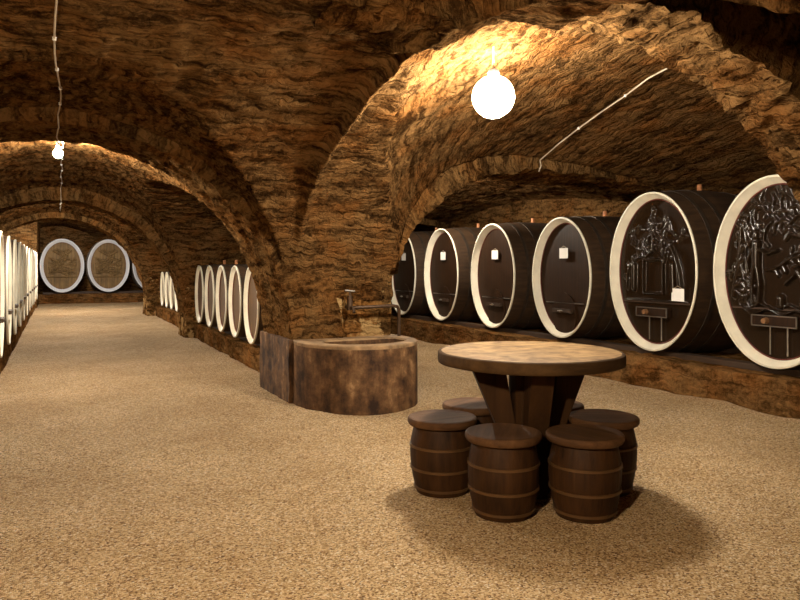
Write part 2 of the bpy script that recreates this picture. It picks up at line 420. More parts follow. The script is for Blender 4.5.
# --- transverse arches: S(x) gives the soffit as a list of points left to right
def arch(name, soff, y0, y1, thick, m, amp=.03, step=.045):
    """soff: Nx2 array of (x,z); thick: masonry ring height above the soffit (clipped above the vault)"""
    S = np.array(soff)
    seg = np.hypot(*np.diff(S, axis=0).T); s = np.concatenate([[0], np.cumsum(seg)])
    t = lin(0, s[-1], step)
    X = np.interp(t, s, S[:, 0]); Z = np.interp(t, s, S[:, 1])
    nx = np.gradient(Z); nz = -np.gradient(X); ln = np.hypot(nx, nz); nx /= ln; nz /= ln   # points into the opening
    pt = Patches()
    yy = lin(y0, y1, step)
    Pn = np.empty((len(t), len(yy), 3)); Pn[..., 0] = X[:, None]; Pn[..., 2] = Z[:, None]; Pn[..., 1] = yy[None]
    UV = np.stack([np.broadcast_to(yy[None], Pn.shape[:2]), np.broadcast_to(t[:, None], Pn.shape[:2])], -1)
    pt.add(Pn, UV, amp)
    rr = lin(0, thick, step)
    for yv, fl in ((y0, False), (y1, True)):
        Pn = np.empty((len(t), len(rr), 3))
        Pn[..., 0] = X[:, None] - nx[:, None] * rr[None]; Pn[..., 2] = Z[:, None] - nz[:, None] * rr[None]; Pn[..., 1] = yv
        UV = np.stack([np.broadcast_to(rr[None], Pn.shape[:2]) + .05, np.broadcast_to(t[:, None], Pn.shape[:2])], -1)
        pt.add(Pn, UV, amp, flip=fl)
    return pt.build(name, m)

def semi(cx, cz, r, a0=0.0, a1=PI, n=90):
    a = np.linspace(a1, a0, n); return [(cx + r * math.cos(q), cz + r * math.sin(q)) for q in a]
arch('stone_arch', semi(0, .52, 2.14), 6.88, 7.95, .55, M['rib'], amp=.04)
arch('stone_arch', semi(0, .36, 2.20), 13.9, 14.75, .6, M['rib'], step=.07)
arch('stone_arch', semi(0, .43, 2.20), 20.4, 21.3, .6, M['rib'], step=.07)
# arch across the right nave beside the basin pier
s2 = [(x, 1.0 + 1.56 * math.sqrt(max(0, 1 - ((5.3 - x) / 2.03) ** 2))) for x in 5.3 - 2.03 * np.cos(np.linspace(0, PI / 2, 50))]
s2 += [(x, 2.56 - .30 * ((x - 5.3) / 2.8) ** 2) for x in np.linspace(5.35, XR, 30)]
arch('stone_arch', s2, 6.9, 8.0, .5, M['rib'], amp=.05)
s3 = [(x, z - .06) for x, z in s2]
arch('stone_arch', s3, 14.0, 15.0, .5, M['rib'], step=.09)
# heavy rib close to the camera, springing from a stump of pier beyond the frame
s4 = [(1.35, 2.83), (1.6, 2.80), (1.85, 2.75), (2.1, 2.755)] + [(3.2 - 1.55 * math.sin(a), 3.13 - 1.55 * (1 - math.cos(a))) for a in np.linspace(.66, .05, 14)] + [(3.2 + 3.45 * math.sin(a), 3.13 - 3.45 * (1 - math.cos(a))) for a in np.linspace(.0, 1.02, 50)]
arch('stone_arch', s4, 3.42, 3.96, .5, M['rib'], amp=.06, step=.035)

# --- piers and walls (rough blocks)
def block(name, x0, x1, y0, y1, z0, z1, m, amp=.03, step=.06, faces='xXyYZ'):
    pt = Patches()
    xs_, ys_, zs_ = lin(x0, x1, step), lin(y0, y1, step), lin(z0, z1, step)
    def g(a, b, f, uvf, flip):
        A, B = np.meshgrid(a, b, indexing='ij'); pt.add(f(A, B), uvf(A, B), amp, flip=flip)
    if 'y' in faces: g(xs_, zs_, lambda A, B: np.stack([A, np.full_like(A, y0), B], -1), lambda A, B: np.stack([A, B], -1), False)
    if 'Y' in faces: g(xs_, zs_, lambda A, B: np.stack([A, np.full_like(A, y1), B], -1), lambda A, B: np.stack([A, B], -1), True)
    if 'x' in faces: g(ys_, zs_, lambda A, B: np.stack([np.full_like(A, x0), A, B], -1), lambda A, B: np.stack([A, B], -1), True)
    if 'X' in faces: g(ys_, zs_, lambda A, B: np.stack([np.full_like(A, x1), A, B], -1), lambda A, B: np.stack([A, B], -1), False)
    if 'Z' in faces: g(xs_, ys_, lambda A, B: np.stack([A, B, np.full_like(A, z1)], -1), lambda A, B: np.stack([B, A], -1), False)
    return pt.build(name, m)

block('stone_pier', PX0, PX1, 6.90, 7.96, -.05, 2.2, M['pier'], .028, .035)
block('stone_pier', PX0, PX1, -.45, .70, -.05, 3.2, M['pier'], .028, .08)
block('stone_pier', 2.20, 3.45, 13.9, 14.75, -.05, 2.2, M['pier'], .03, .06)
block('stone_pier', 2.20, 3.45, 20.4, 21.3, -.05, 2.4, M['pier'], .03, .06)
block('stone_pier', 5.92, XR, 2.55, 3.60, -.05, 3.1, M['pier'], .03, .08)
block('stone_pier', XL, -.62, 25.6, YE, -.05, 3.1, M['rib'], .02, .1)
block('wall_middle', 3.40, 3.56, 8.0, 21.0, -.05, 3.0, M['vault'], .02, .1, 'xXZ')
block('wall_right', XR - .1, XR + .2, YB, YE, -.05, 3.3, M['vault'], .03, .09, 'x')
block('wall_left', XL - .2, XL + .1, YB, YE, -.05, 3.1, M['vault'], .03, .12, 'X')
block('wall_far', XL, XR, YE - .1, YE + .2, -.05, 3.4, M['vault'], .03, .1, 'y')
block('wall_near', XL, XR, YB - .2, YB + .1, -.05, 3.6, M['vault'], .03, .14, 'Y')

# kerbs the barrels stand on
block('stone_kerb', 6.00, XR, 3.62, 20.0, -.05, .35, M['kerb'], .022, .05, 'xyZ')
block('stone_kerb', 2.36, 3.42, 7.9, 13.92, -.05, .28, M['kerb'], .018, .05, 'xZ')
block('stone_kerb', 2.43, 3.42, 14.7, 20.42, -.05, .28, M['kerb'], .018, .07, 'xZ')
block('stone_kerb', XL, -.66, 8.3, 25.7, -.05, .28, M['kerb'], .018, .07, 'yXZ')
block('stone_kerb', -.64, XR, 28.0, YE, -.05, .34, M['kerb'], .02, .1, 'yZ')

# floor
fx = lin(XL - .05, XR + .1, .06); fy = np.unique(np.concatenate([lin(YB, 8, .06), lin(8, YE + .1, .15)]))
A, B = np.meshgrid(fx, fy, indexing='ij')
Z = np.zeros_like(A)
for i in range(A.shape[0]):
    for j in range(A.shape[1]):
        x, y = A[i, j], B[i, j]
        z = .016 * noise.noise(Vector((x * 1.3, y * 1.3, 0))) + .010 * noise.noise(Vector((x * 5, y * 5, 3)))
        # gravel thrown up against the right kerb and the basin
        z += .035 * math.exp(-((x - 6.0) / .22) ** 2) * (.5 + noise.noise(Vector((0, y * 1.5, 5))))
        d = math.hypot(x - 2.645, y - 3.57)
        z *= min(1, max(0, (d - .75) / .25))
        Z[i, j] = z - .004 if d > .8 else z
pt = Patches(); pt.add(np.stack([A, B, Z], -1), np.stack([A, B], -1), 0)
pt.build('floor', M['gravel'])

# ------------------------------------------------------------------ barrels
NS = 96
def ell(w, h, t): return (w / 2 * math.cos(t), h / 2 + h / 2 * math.sin(t))
def ring_pts(W, H, inset, x, n=NS):
    return [(x, (W / 2 - inset) * math.cos(2 * PI * k / n), H / 2 + (H / 2 - inset) * math.sin(2 * PI * k / n)) for k in range(n)]
def loft(rings, closed=False, cap=False):
    n = len(rings[0]); vs = [p for r in rings for p in r]; fs = []
    m = len(rings)
    for i in range(m if closed else m - 1):
        j = (i + 1) % m
        for k in range(n):
            k2 = (k + 1) % n
            fs.append((i * n + k, i * n + k2, j * n + k2, j * n + k))
    if cap: fs.append(tuple((m - 1) * n + k for k in range(n)))
    return vs, fs
def fixn(o, sharp=.8):
    bm = bmesh.new(); bm.from_mesh(o.data); bmesh.ops.recalc_face_normals(bm, faces=bm.faces)
    for e in bm.edges:
        if len(e.link_faces) == 2 and e.calc_face_angle(0) > sharp: e.smooth = False
    bm.to_mesh(o.data); bm.free(); return o

def bulge(x, L, b): return -b * math.sin(PI * min(max(x / L, 0), 1))

def relief_strokes(kind, seed=1):
    """carved motif in unit coordinates (u,v in -1..1): list of (polyline, half width, height)"""
    r = random.Random(seed); S = []; A_ = 1.0
    def vine(p0, a, n, curl, w, h, leaves=True):
        p = list(p0); pts = [tuple(p)]
        for i in range(n):
            a += curl + r.uniform(-.25, .25)
            p[0] += .07 * math.cos(a); p[1] += .07 * math.sin(a); pts.append(tuple(p))
            if leaves and i % 2:
                la = a + r.choice((-1, 1)) * r.uniform(.7, 1.2)
                q = (p[0] + .09 * math.cos(la), p[1] + .09 * math.sin(la))
                S.append(([tuple(p), q], w * 1.7, h * .8))
        S.append((pts, w, h))
    if kind == 'tree':
        for k in range(44):            # foliage garland round the upper left edge
            t = PI * (.10 + 1.1 * r.random()); rr = r.uniform(.50, .86); q = (rr * math.cos(t), rr * math.sin(t))
            vine(q, t + PI / 2 + r.uniform(-.8, .8), 4, .25 * r.choice((-1, 1)), .016, .020)
        vine((-.80, -.30), PI / 2 - .1, 12, -.03, .03, .026)
        vine((-.2, .02), .15, 10, .02, .022, .024); vine((.1, .10), .9, 7, -.2, .018, .022)
        vine((.85, -.4), PI / 2 + .2, 10, .06, .03, .024); vine((.7, .2), 2.6, 8, .1, .02, .022)
        # standing figure on the left
        S.append(([(-.36, .40), (-.36, .44)], .050, .035))
        S.append(([(-.37, .32), (-.38, .08)], .065, .034))
        S.append(([(-.41, .05), (-.44, -.16), (-.42, -.36)], .034, .032)); S.append(([(-.34, .05), (-.30, -.16), (-.32, -.36)], .034, .032))
        S.append(([(-.42, .26), (-.52, .12), (-.50, .0)], .022, .03)); S.append(([(-.32, .26), (-.18, .20), (.0, .24)], .022, .03))
        # second one bending, a pair of baskets
        S.append(([(.30, .06), (.34, .08)], .045, .033)); S.append(([(.36, .0), (.46, -.14), (.42, -.36)], .05, .032))
        S.append(([(.30, -.04), (.14, -.14)], .02, .03)); S.append(([(.05, -.30), (.05, -.38)], .06, .03))
        for y, w in ((-.40, .7), (-.46, .62), (-.52, .5)):
            S.append(([(-w + .1 * k, y + .03 * math.sin(k * 1.3 + y * 9)) for k in range(int(w * 20) + 1)], .014, .018))
    elif kind == 'house':
        for k in range(34):
            t = PI * (.1 + .8 * r.random()); rr = r.uniform(.3, 1); q = (.66 * rr * math.cos(t), .16 + .58 * rr * math.sin(t))
            vine(q, r.uniform(0, 6), 3, .3, .018, .020)
        S.append(([(-.28, .16), (-.28, -.30), (.22, -.30), (.22, .16), (-.28, .16)], .018, .026))
        S.append(([(-.28, .16), (-.03, .30), (.22, .16)], .02, .026)); S.append(([(-.03, .28), (-.03, .62)], .022, .028))
        S.append(([(-.1, .5), (-.2, .42)], .022, .024)); S.append(([(.04, .5), (.14, .42)], .022, .024))
        S.append(([(.40, .34), (.52, .20), (.62, -.02), (.66, -.20)], .02, .028)); S.append(([(.44, .08), (.46, -.26)], .05, .028))
        S.append(([(.44, .18), (.44, .2)], .045, .03)); S.append(([(-.55, .08), (-.55, -.24)], .05, .028)); S.append(([(-.55, .18), (-.55, .2)], .045, .03))
        vine((-.75, -.25), PI / 2, 9, -.05, .018, .02)
        S.append(([(-.75, -.40), (.75, -.40)], .016, .02))
    else:                              # wings, hills and wavy fields
        S.append(([(-.45, .62), (-.2, .52), (0, .44), (.2, .52), (.45, .62)], .055, .035))
        S.append(([(-.30, .70), (0, .52), (.30, .70)], .035, .03)); S.append(([(0, .60), (0, .36)], .05, .035))
        S.append(([(-.7, .32), (-.3, .20), (.1, .34), (.6, .22)], .05, .03))
        for k in range(5):
            y = .10 - .10 * k
            S.append(([(-.72 + .12 * i, y + .05 * math.sin(i * 1.1 + k * 1.7 + seed)) for i in range(13)], .028, .024))
        for k in range(24):
            vine((r.uniform(-.6, .6), r.uniform(-.35, .40)), r.uniform(0, 6), 3, .3, .024, .040)
        S.append(([(-.8, -.48), (.8, -.48)], .022, .03))
    return S

def head_mesh(W, H, ins=.07, strokes=None):
    w, h = W - 2 * ins + .01, H - 2 * ins + .01
    if not strokes:
        nr, ns = 8, 64
    else: nr, ns = 110, 360
    R = np.linspace(0, 1, nr + 1)[1:]; T = np.linspace(0, 2 * PI, ns, endpoint=False)
    U = R[:, None] * np.cos(T)[None]; V = R[:, None] * np.sin(T)[None]
    D = np.zeros_like(U)
    asp = h / w
    for pts, hw, ht in (strokes or []):
        pts = [(-a_, b_) for a_, b_ in pts]; ht = ht * 1.5
        best = np.full_like(U, 9.)
        for a, b in zip(pts[:-1], pts[1:]):
            ax, ay = a[0], a[1] * asp; bx, by = b[0], b[1] * asp
            dx, dy = bx - ax, by - ay; l2 = dx * dx + dy * dy + 1e-9
            t = np.clip(((U - ax) * dx + (V * asp - ay) * dy) / l2, 0, 1)
            best = np.minimum(best, np.hypot(U - ax - t * dx, V * asp - ay - t * dy))
        q = np.clip(1 - best / (hw * 1.25), 0, 1)
        D = np.maximum(D, ht * np.sqrt(np.clip(1 - (1 - q) ** 2, 0, 1)))
    D *= np.clip((1 - R) / .06, 0, 1)[:, None]
    vs = [(0, 0, H / 2)]
    for i in range(nr):
        for j in range(ns):
            vs.append((-float(D[i, j]) * 1.3, float(U[i, j]) * w / 2, H / 2 + float(V[i, j]) * h / 2))
    vs[0] = (float(-D[0, 0]) * 1.3, 0, H / 2)
    fs = [(0, 1 + (j + 1) % ns, 1 + j) for j in range(ns)]
    for i in range(nr - 1):
        for j in range(ns):
            j2 = (j + 1) % ns
            fs.append((1 + i * ns + j, 1 + i * ns + j2, 1 + (i + 1) * ns + j2, 1 + (i + 1) * ns + j))
    return vs, fs

def make_barrel(name, W, H, L, label, cat, group, rw=.074, rd=.092, rimmat='cream', headmat='head', relief=None, seed=1,
                hatch='bar', card=None, bung=True, bl=.045, full=True):
    """local frame: painted face looks to -x, origin below its middle"""
    t = thing(name, (0, 0, 0), label, cat, group)
    # staves
    n = 14
    rings = [ring_pts(W, H, .012 + bulge(x, L, bl), x) for x in np.linspace(.010, L, n)]
    rings = rings + [ring_pts(W, H, .06, L), ring_pts(W, H, .06, L - .05)]
    v, f = loft(rings, cap=True)
    fixn(new_obj('staves', v, f, M['stave'], t))
    # rim
    prof = [(.013, .03), (.002, .012), (.002, .0), (rw * .10, -.005), (rw * .32, -.004), (rw * .38, .004), (rw * .95, rd * .82), (rw, rd * .86), (rw + .006, rd + .005), (rw - .015, rd + .010), (.02, rd * .9)]
    v, f = loft([ring_pts(W, H, a, x) for a, x in prof], closed=True)
    rim = fixn(new_obj('rim', v, f, M[rimmat], t), 1.0)
    v, f = loft([ring_pts(W, H, a, x) for a, x in [(rw + .008, rd + .004), (rw + .008, rd - .010), (rw + .016, rd - .012), (rw + .019, rd + .004)]], closed=True)
    if full: new_obj('inner_line', v, f, M['redline'], rim)
    v, f = head_mesh(W, H, rw + .006, relief_strokes(relief, seed) if relief else None)
    hd = new_obj('head', [(p[0] + rd, p[1], p[2]) for p in v], f, M[headmat], t)
    # hoops
    if full:
        for q in (.16, .30, .70, .84):
            x = q * L; hw_ = .025
            v, f = loft([ring_pts(W, H, .012 + bulge(x + dx, L, bl) - ds, x + dx) for dx, ds in ((-hw_, -.004), (-hw_, .006), (hw_, .006), (hw_, -.004))], closed=True)
            fixn(new_obj('hoop', v, f, M['hoop'], t))
    zt = H + bl
    if bung:
        b = MB(); b.lathe([(.030, -.03), (.030, .06), (.026, .075), (.006, .078)], 16, (L * .5, 0, zt - .012))
        b.build('bung', M['cork'], t, True)
    if hatch == 'bar':
        b = MB(); w = W * .16
        zb = H * .225
        b.prism([(w * 1.25 * math.cos(a), w * 1.5 * math.sin(a)) for a in np.linspace(0, 2 * PI, 24, endpoint=False)], 0, .02)
        ho = b.build('hatch', M[headmat if not relief else 'head'], t)
        for vv in ho.data.vertices: x, y, z = vv.co; vv.co = (.090 - z, x, zb * .86 + y)
        c = MB(); c.box((.045, 0, zb), (.045, w * 2.0, .055)); c.build('crossbar', M['runner'], ho, bevel=.006)
        c = MB(); c.tube([(.05, 0, zb), (-.004, 0, zb)], .016, 10); c.tube([(.004, -.05, zb), (.004, .05, zb)], .007, 8); c.build('screw', M['chrome'], ho, True)
        c = MB(); c.box((.085, 0, H * .29), (.03, W * .62, .014)); c.build('batten', M['chrome' if not relief else 'runner'], t)
    elif hatch == 'plaque':
        zb = H * .245; w = W * .165
        c = MB(); c.box((.050, 0, zb), (.07, w * 2.1, .105)); hb = c.build('hatch', M['head'], t, bevel=.008)
        c = MB()
        for dz in (-.05, .05): c.box((.012, 0, zb + dz), (.012, w * 2.1, .010))
        for dy in (-w * 1.04, w * 1.04): c.box((.012, dy, zb), (.012, .010, .10))
        c.build('hatch_frame', M['chrome'], hb)
        c = MB(); c.tube([(.02, w * .35, zb), (-.03, w * .35, zb)], [.034, .026], 14); c.build('knob', M['knobwood'], hb, True)
        for dy in (-.11, .07):
            c = MB(); c.tube([(.06, dy, zb - .06), (.06, dy, .13)], .007, 6); c.build('drain_rod', M['chrome'], t, True)
        c = MB(); c.box((.085, 0, H * .305), (.02, W * .74, .018)); c.build('batten', M['runner'], t)
    elif hatch == 'small':
        zb = H * .3
        c = MB(); c.box((.02, 0, zb), (.10, W * .4, .05)); c.build('crossbar', M['hoop'], t, bevel=.006)
    if card:
        y, z = card
        c = MB(); c.box((.045, y * W, z * H), (.004, .175, .14)); cd = c.build('label_card', M['card'], t)
        c = MB(); c.tube([(.046, y * W - .06, z * H + .068), (.046, y * W, z * H + .10), (.046, y * W + .06, z * H + .068)], .003, 5); c.build('string', M['cable'], cd, True)
    return t

# right nave row, painted faces looking into the nave
RX = 6.14; RZ = .405
gB = 'oval casks along the right kerb'
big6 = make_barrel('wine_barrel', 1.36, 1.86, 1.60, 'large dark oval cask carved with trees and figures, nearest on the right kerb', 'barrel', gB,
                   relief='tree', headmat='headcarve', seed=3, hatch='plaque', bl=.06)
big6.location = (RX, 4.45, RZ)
big5 = make_barrel('wine_barrel', 1.33, 1.84, 1.60, 'large carved oval cask with a white card low on its right, second from the right', 'barrel', gB,
                   relief='house', headmat='headcarve', seed=5, hatch='plaque', card=(-.27, .36), bl=.06)
big5.location = (RX, 5.99, RZ)
small = make_barrel('wine_barrel', 1.24, 1.65, 1.60, 'x', 'barrel', gB, headmat='head', hatch='bar', card=(-.02, .70))
labs = ['smooth dark oval cask with high white card, directly left of the carved casks',
        'smooth dark oval cask with white card, second to the left of the carved casks',
        'smooth dark oval cask with white card, third to the left of the carved casks',
        'dark oval cask half hidden behind the basin pier, farthest on right kerb']
for i, y in enumerate((7.61, 9.28, 10.93, 12.52)):
    o = small if i == 0 else copy_tree(small)
    o.location = (RX, y, RZ); o['label'] = labs[i]

# runners under them
rn = []
for x in (6.34, 7.30):
    b = MB(); b.box((x, 8.7, .372), (.16, 9.9, .066))
    o = b.build('support_beam', M['runner'], None, bevel=.008)
    tag(o, 'long timber beam under the painted ends of the right casks' if x < 7 else 'long timber beam under the back ends of the right casks', 'beam')

# left nave, right-hand row (between first and second pier)
gC = 'small casks in the niche behind the basin pier'
c1 = make_barrel('wine_barrel', .78, 1.07, .95, 'x', 'barrel', gC, .062, .050, headmat='headplain', hatch=None, bung=True, bl=.03)
nl = ['cream rimmed oval cask nearest the basin pier in the left passage',
      'cream rimmed oval cask, second from the basin pier in the left passage',
      'cream rimmed oval cask, middle one of five behind the basin pier',
      'cream rimmed oval cask, fourth from the basin pier in the left passage',
      'cream rimmed oval cask beside the second stone pier, last of five']
for i in range(5):
    o = c1 if i == 0 else copy_tree(c1)
    o.location = (2.345, 9.42 + .97 * i, .325); o['label'] = nl[i]
gD = 'small casks in the niche beyond the second pier'
c2 = make_barrel('wine_barrel', .64, .90, .85, 'x', 'barrel', gD, .055, .04, headmat='headplain', hatch=None, bung=False, bl=.025, full=False)
nl = ['small cream rimmed cask just visible beyond the second pier, first of five', 'small cream rimmed cask beyond the second pier, second of five',
      'small cream rimmed cask beyond the second pier, third of five', 'small cream rimmed cask beyond the second pier, fourth of five',
      'small cream rimmed cask farthest beyond the second pier, next to the third pier']
for i in range(5):
    o = c2 if i == 0 else copy_tree(c2)
    o.location = (2.46, 15.95 + .84 * i, .325); o['label'] = nl[i]
for (x, y0, y1) in ((2.55, 8.3, 13.8), (3.15, 8.3, 13.8), (2.66, 15.1, 20.3), (3.2, 15.1, 20.3)):
    b = MB(); b.box((x, (y0 + y1) / 2, .30), (.10, y1 - y0, .05)); o = b.build('support_beam', M['runner'])
    tag(o, '%s timber beam under the %s' % ('front' if x in (2.55, 2.66) else 'rear', 'five small casks behind the basin pier' if y0 < 10 else 'smaller casks beyond the second pier'), 'beam')

# left nave, left-hand row; faces look to +x
gE = 'casks along the left kerb'
ordn = ['nearest', 'second', 'third', 'fourth', 'fifth', 'sixth', 'seventh', 'eighth', 'ninth', 'tenth', 'farthest']
c3 = make_barrel('wine_barrel', .86, 1.46, .95, 'x', 'barrel', gE, .07, .045, headmat='headplain', hatch='small', bung=False, bl=.03)
for i in range(11):
    o = c3 if i == 0 else copy_tree(c3)
    o.location = (-.58, 9.20 + 1.5 * i, .335); o.rotation_euler = (0, 0, PI)
    o['label'] = 'cream rimmed cask on the left kerb seen edge on, %s from the camera' % ordn[i]
for x in (-.80, -1.35):
    b = MB(); b.box((x, 16.8, .305), (.10, 16.8, .06)); o = b.build('support_beam', M['runner'])
    tag(o, '%s timber beam under the row of casks on the left kerb' % ('front' if x > -1 else 'rear'), 'beam')

# end wall
gF = 'carved casks at the far end of the left passage'
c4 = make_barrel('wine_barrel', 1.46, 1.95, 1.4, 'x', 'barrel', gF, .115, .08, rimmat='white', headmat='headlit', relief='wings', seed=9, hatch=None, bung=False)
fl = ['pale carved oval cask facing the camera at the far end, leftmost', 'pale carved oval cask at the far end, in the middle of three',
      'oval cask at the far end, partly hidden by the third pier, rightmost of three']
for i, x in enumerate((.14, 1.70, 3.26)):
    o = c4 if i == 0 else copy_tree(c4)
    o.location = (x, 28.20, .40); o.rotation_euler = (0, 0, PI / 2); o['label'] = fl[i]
for y, nm in ((28.5, 'front'), (29.3, 'rear')):
    b = MB(); b.box((1.9, y, .365), (4.8, .12, .07)); o = b.build('support_beam', M['runner'])
    tag(o, '%s timber beam under the carved casks at the far end' % nm, 'beam')

# ------------------------------------------------------------------ table and barrel stools
TX, TY = 2.645, 3.57
t = thing('round_table', (TX, TY, 0), 'round rustic wooden table with thick pale top, ringed by barrel stools', 'table')
R_ = .570
def wavy(r, z, k=0, n=96):
    return [(r * (1 + .006 * math.sin(5 * a + k) + .004 * math.sin(13 * a)) * math.cos(a), r * (1 + .006 * math.sin(5 * a + k)) * math.sin(a), z) for a in [2 * PI * i / n for i in range(n)]]
rings = [wavy(R_ - .03, .866), wavy(R_ - .005, .864), wavy(R_, .858), wavy(R_ + .001, .82), wavy(R_ - .002, .798), wavy(R_ - .012, .794)]
n = 96
vs = [p for r in rings for p in r]; fs = []
for i in range(len(rings) - 1):
    for k in range(n): k2 = (k + 1) % n; fs.append((i * n + k, (i + 1) * n + k, (i + 1) * n + k2, i * n + k2))
fs.append(tuple((len(rings) - 1) * n + k for k in range(n))[::-1])
edge = new_obj('table_edge', vs, fs, M['tableedge'], t)
vs = wavy(R_ - .022, .8662) + wavy(R_ - .30, .868) + [(0, 0, .868)]
fs = [(k, (k + 1) % n, n + (k + 1) % n, n + k) for k in range(n)] + [(n + k, n + (k + 1) % n, 2 * n) for k in range(n)]
new_obj('tabletop', vs, fs, M['tabletop'], t)
b = MB(); rot = Matrix.Rotation(math.radians(-26 + 8), 3, 'Z')
pr = [(rot @ Vector((x, y, 0)))[:2] for x, y in ((-.09, -.1), (.09, -.1), (.11, -.06), (.11, .08), (.08, .1), (-.08, .1), (-.11, .08), (-.11, -.06))]
b.prism(pr, .0, .795); b.build('post', M['tableleg'], t)
for k in range(4):
    a = math.radians(-26 + 2 + 90 * k + (12 if k == 0 else 0)); rz = Matrix.Rotation(a, 3, 'Z')
    hw = .065
    prof_b = [(.08, -hw, .0), (.19, -hw, .0), (.19, hw, .0), (.08, hw, .0)]
    prof_m = [(.08, -hw, .30), (.17, -hw, .30), (.17, hw, .30), (.08, hw, .30)]
    prof_t = [(.17, -hw, .795), (.38, -hw, .795), (.38, hw, .795), (.17, hw, .795)]
    b = MB(); b.hull8([rz @ Vector(q) for q in prof_m], [rz @ Vector(q) for q in prof_t])
    b.hull8([rz @ Vector(q) for q in prof_b], [rz @ Vector(q) for q in prof_m])
    b.build('leg', M['tableleg'], t)

def make_stool():
    t = thing('barrel_stool', (0, 0, 0), 'x', 'stool', 'barrel stools round the table')
    b = MB(); b.lathe([(.160, 0), (.167, .02), (.186, .10), (.199, .20), (.201, .25), (.196, .32), (.180, .395), (.174, .415)], 48)
    body = b.build('body', M['stool'], t, True)
    b = MB(); b.lathe([(.19, .412), (.208, .416), (.216, .430), (.216, .448), (.210, .458), (.196, .462), (.19, .460), (.10, .4615)], 56)
    b.build('lid', M['lid'], t, True)
    for z, r in ((.035, .1735), (.155, .1965), (.290, .2005)):
        vs = []; fs = []; nn = 48
        for (dr, dz) in ((-.004, -.009), (.004, -.007), (.004, .007), (-.004, .009)):
            for k in range(nn): a = 2 * PI * k / nn; vs.append(((r + dr) * math.cos(a), (r + dr) * math.sin(a), z + dz))
        for i in range(4):
            for k in range(nn): k2 = (k + 1) % nn; j = (i + 1) % 4; fs.append((i * nn + k, i * nn + k2, j * nn + k2, j * nn + k))
        fixn(new_obj('hoop', vs, fs, M['brasshoop'], t))
    return t
st = make_stool()
stl = ['dark barrel stool at the left of the round table', 'dark barrel stool in front of the table, left of the front pair',
       'dark barrel stool in front of the table, right of the front pair', 'dark barrel stool at the right of the table, behind the front right stool',
       'dark barrel stool behind the table on the left, mostly hidden', 'dark barrel stool behind the table on the right, mostly hidden']
for i, (x, y) in enumerate(((2.15, 3.80), (2.262, 3.30), (2.665, 3.085), (3.06, 3.37), (2.55, 4.07), (3.02, 3.83))):
    o = st if i == 0 else copy_tree(st)
    o.location = (x, y, 0); o['label'] = stl[i]; o.rotation_euler = (0, 0, i * .9)

# ------------------------------------------------------------------ basin and tap
t = thing('water_basin', (2.8, 6.5, 0), 'rounded stone water basin built against the pier', 'basin')
def offset_poly(pts, d):
    c = Vector((2.82 - 2.8, 6.62 - 6.5)); out = []
    n = len(pts)
    for i in range(n):
        a = Vector(pts[i - 1]); b_ = Vector(pts[(i + 1) % n]); p = Vector(pts[i]); tt = (b_ - a).normalized(); nn = Vector((tt.y, -tt.x))
        if nn.dot(p - c) > 0: nn = -nn
        out.append(tuple(p + nn * d))
    return out
outer = [(2.14, 6.93), (2.135, 6.72), (2.16, 6.50)]
for k in range(0, 21):
    a = math.radians(205 + (352 - 205) * k / 20); outer.append((2.775 + .585 * math.cos(a), 6.60 + .585 * math.sin(a)))
outer += [(3.362, 6.75), (3.36, 6.93)]
outer = [(x - 2.8, y - 6.5) for x, y in outer]
inner_c = (2.79 - 2.8, 6.55 - 6.5)
def inner_ring(n, rx, ry): return [(inner_c[0] + rx * math.cos(q), inner_c[1] + ry * math.sin(q)) for q in n]
angs = [math.atan2(y - inner_c[1], x - inner_c[0]) for x, y in outer]
n = len(outer)
def lay(pts, z): return [(x, y, z) for x, y in pts]
lp = lambda s: [(inner_c[0] + (x - inner_c[0]) * s, inner_c[1] + (y - inner_c[1]) * s) for x, y in outer]
L0 = lay(outer, -.03); L1 = lay(lp(.995), .605)
vs = L0 + L1; fs = [(i, (i + 1) % n, n + (i + 1) % n, n + i) for i in range(n)]
bo = new_obj('basin_wall', vs, fs, M['basin'], t, True); fixn(bo, .6)
hole = [(inner_c[0] + .45 * math.cos(a), inner_c[1] + .33 * math.sin(a) - .02) for a in angs]
Ls = [lay(lp(.995), .60), lay(lp(.998), .615), lay(lp(.994), .63), lay(lp(.975), .638), lay(hole, .636), lay([(inner_c[0] + (x - inner_c[0]) * .96, inner_c[1] + (y - inner_c[1]) * .96) for x, y in hole], .62)]
well = [Ls[-1], lay([(x, y) for x, y, z in Ls[-1]], .36)]
vs = well[0] + well[1]; fs = [(i, (i + 1) % n, n + (i + 1) % n, n + i) for i in range(n)]
new_obj('inner_wall', vs, fs, M['basin'], t, True)
vs = [p for l in Ls for p in l]; fs = []
for i in range(len(Ls) - 1):
    for k in range(n): fs.append((i * n + k, i * n + (k + 1) % n, (i + 1) * n + (k + 1) % n, (i + 1) * n + k))
fixn(new_obj('coping', vs, fs, M['basinrim'], t, True), .6)
vs = well[1]; vs = [(x, y, .42) for x, y, z in vs]
new_obj('water', vs, [tuple(range(n))], M['water'], t, False)
# pier foot seen left of the basin
block('stone_plinth', 2.10, 2.30, 6.86, 7.98, -.05, .64, M['basin'], .012, .05, 'xyYZ')

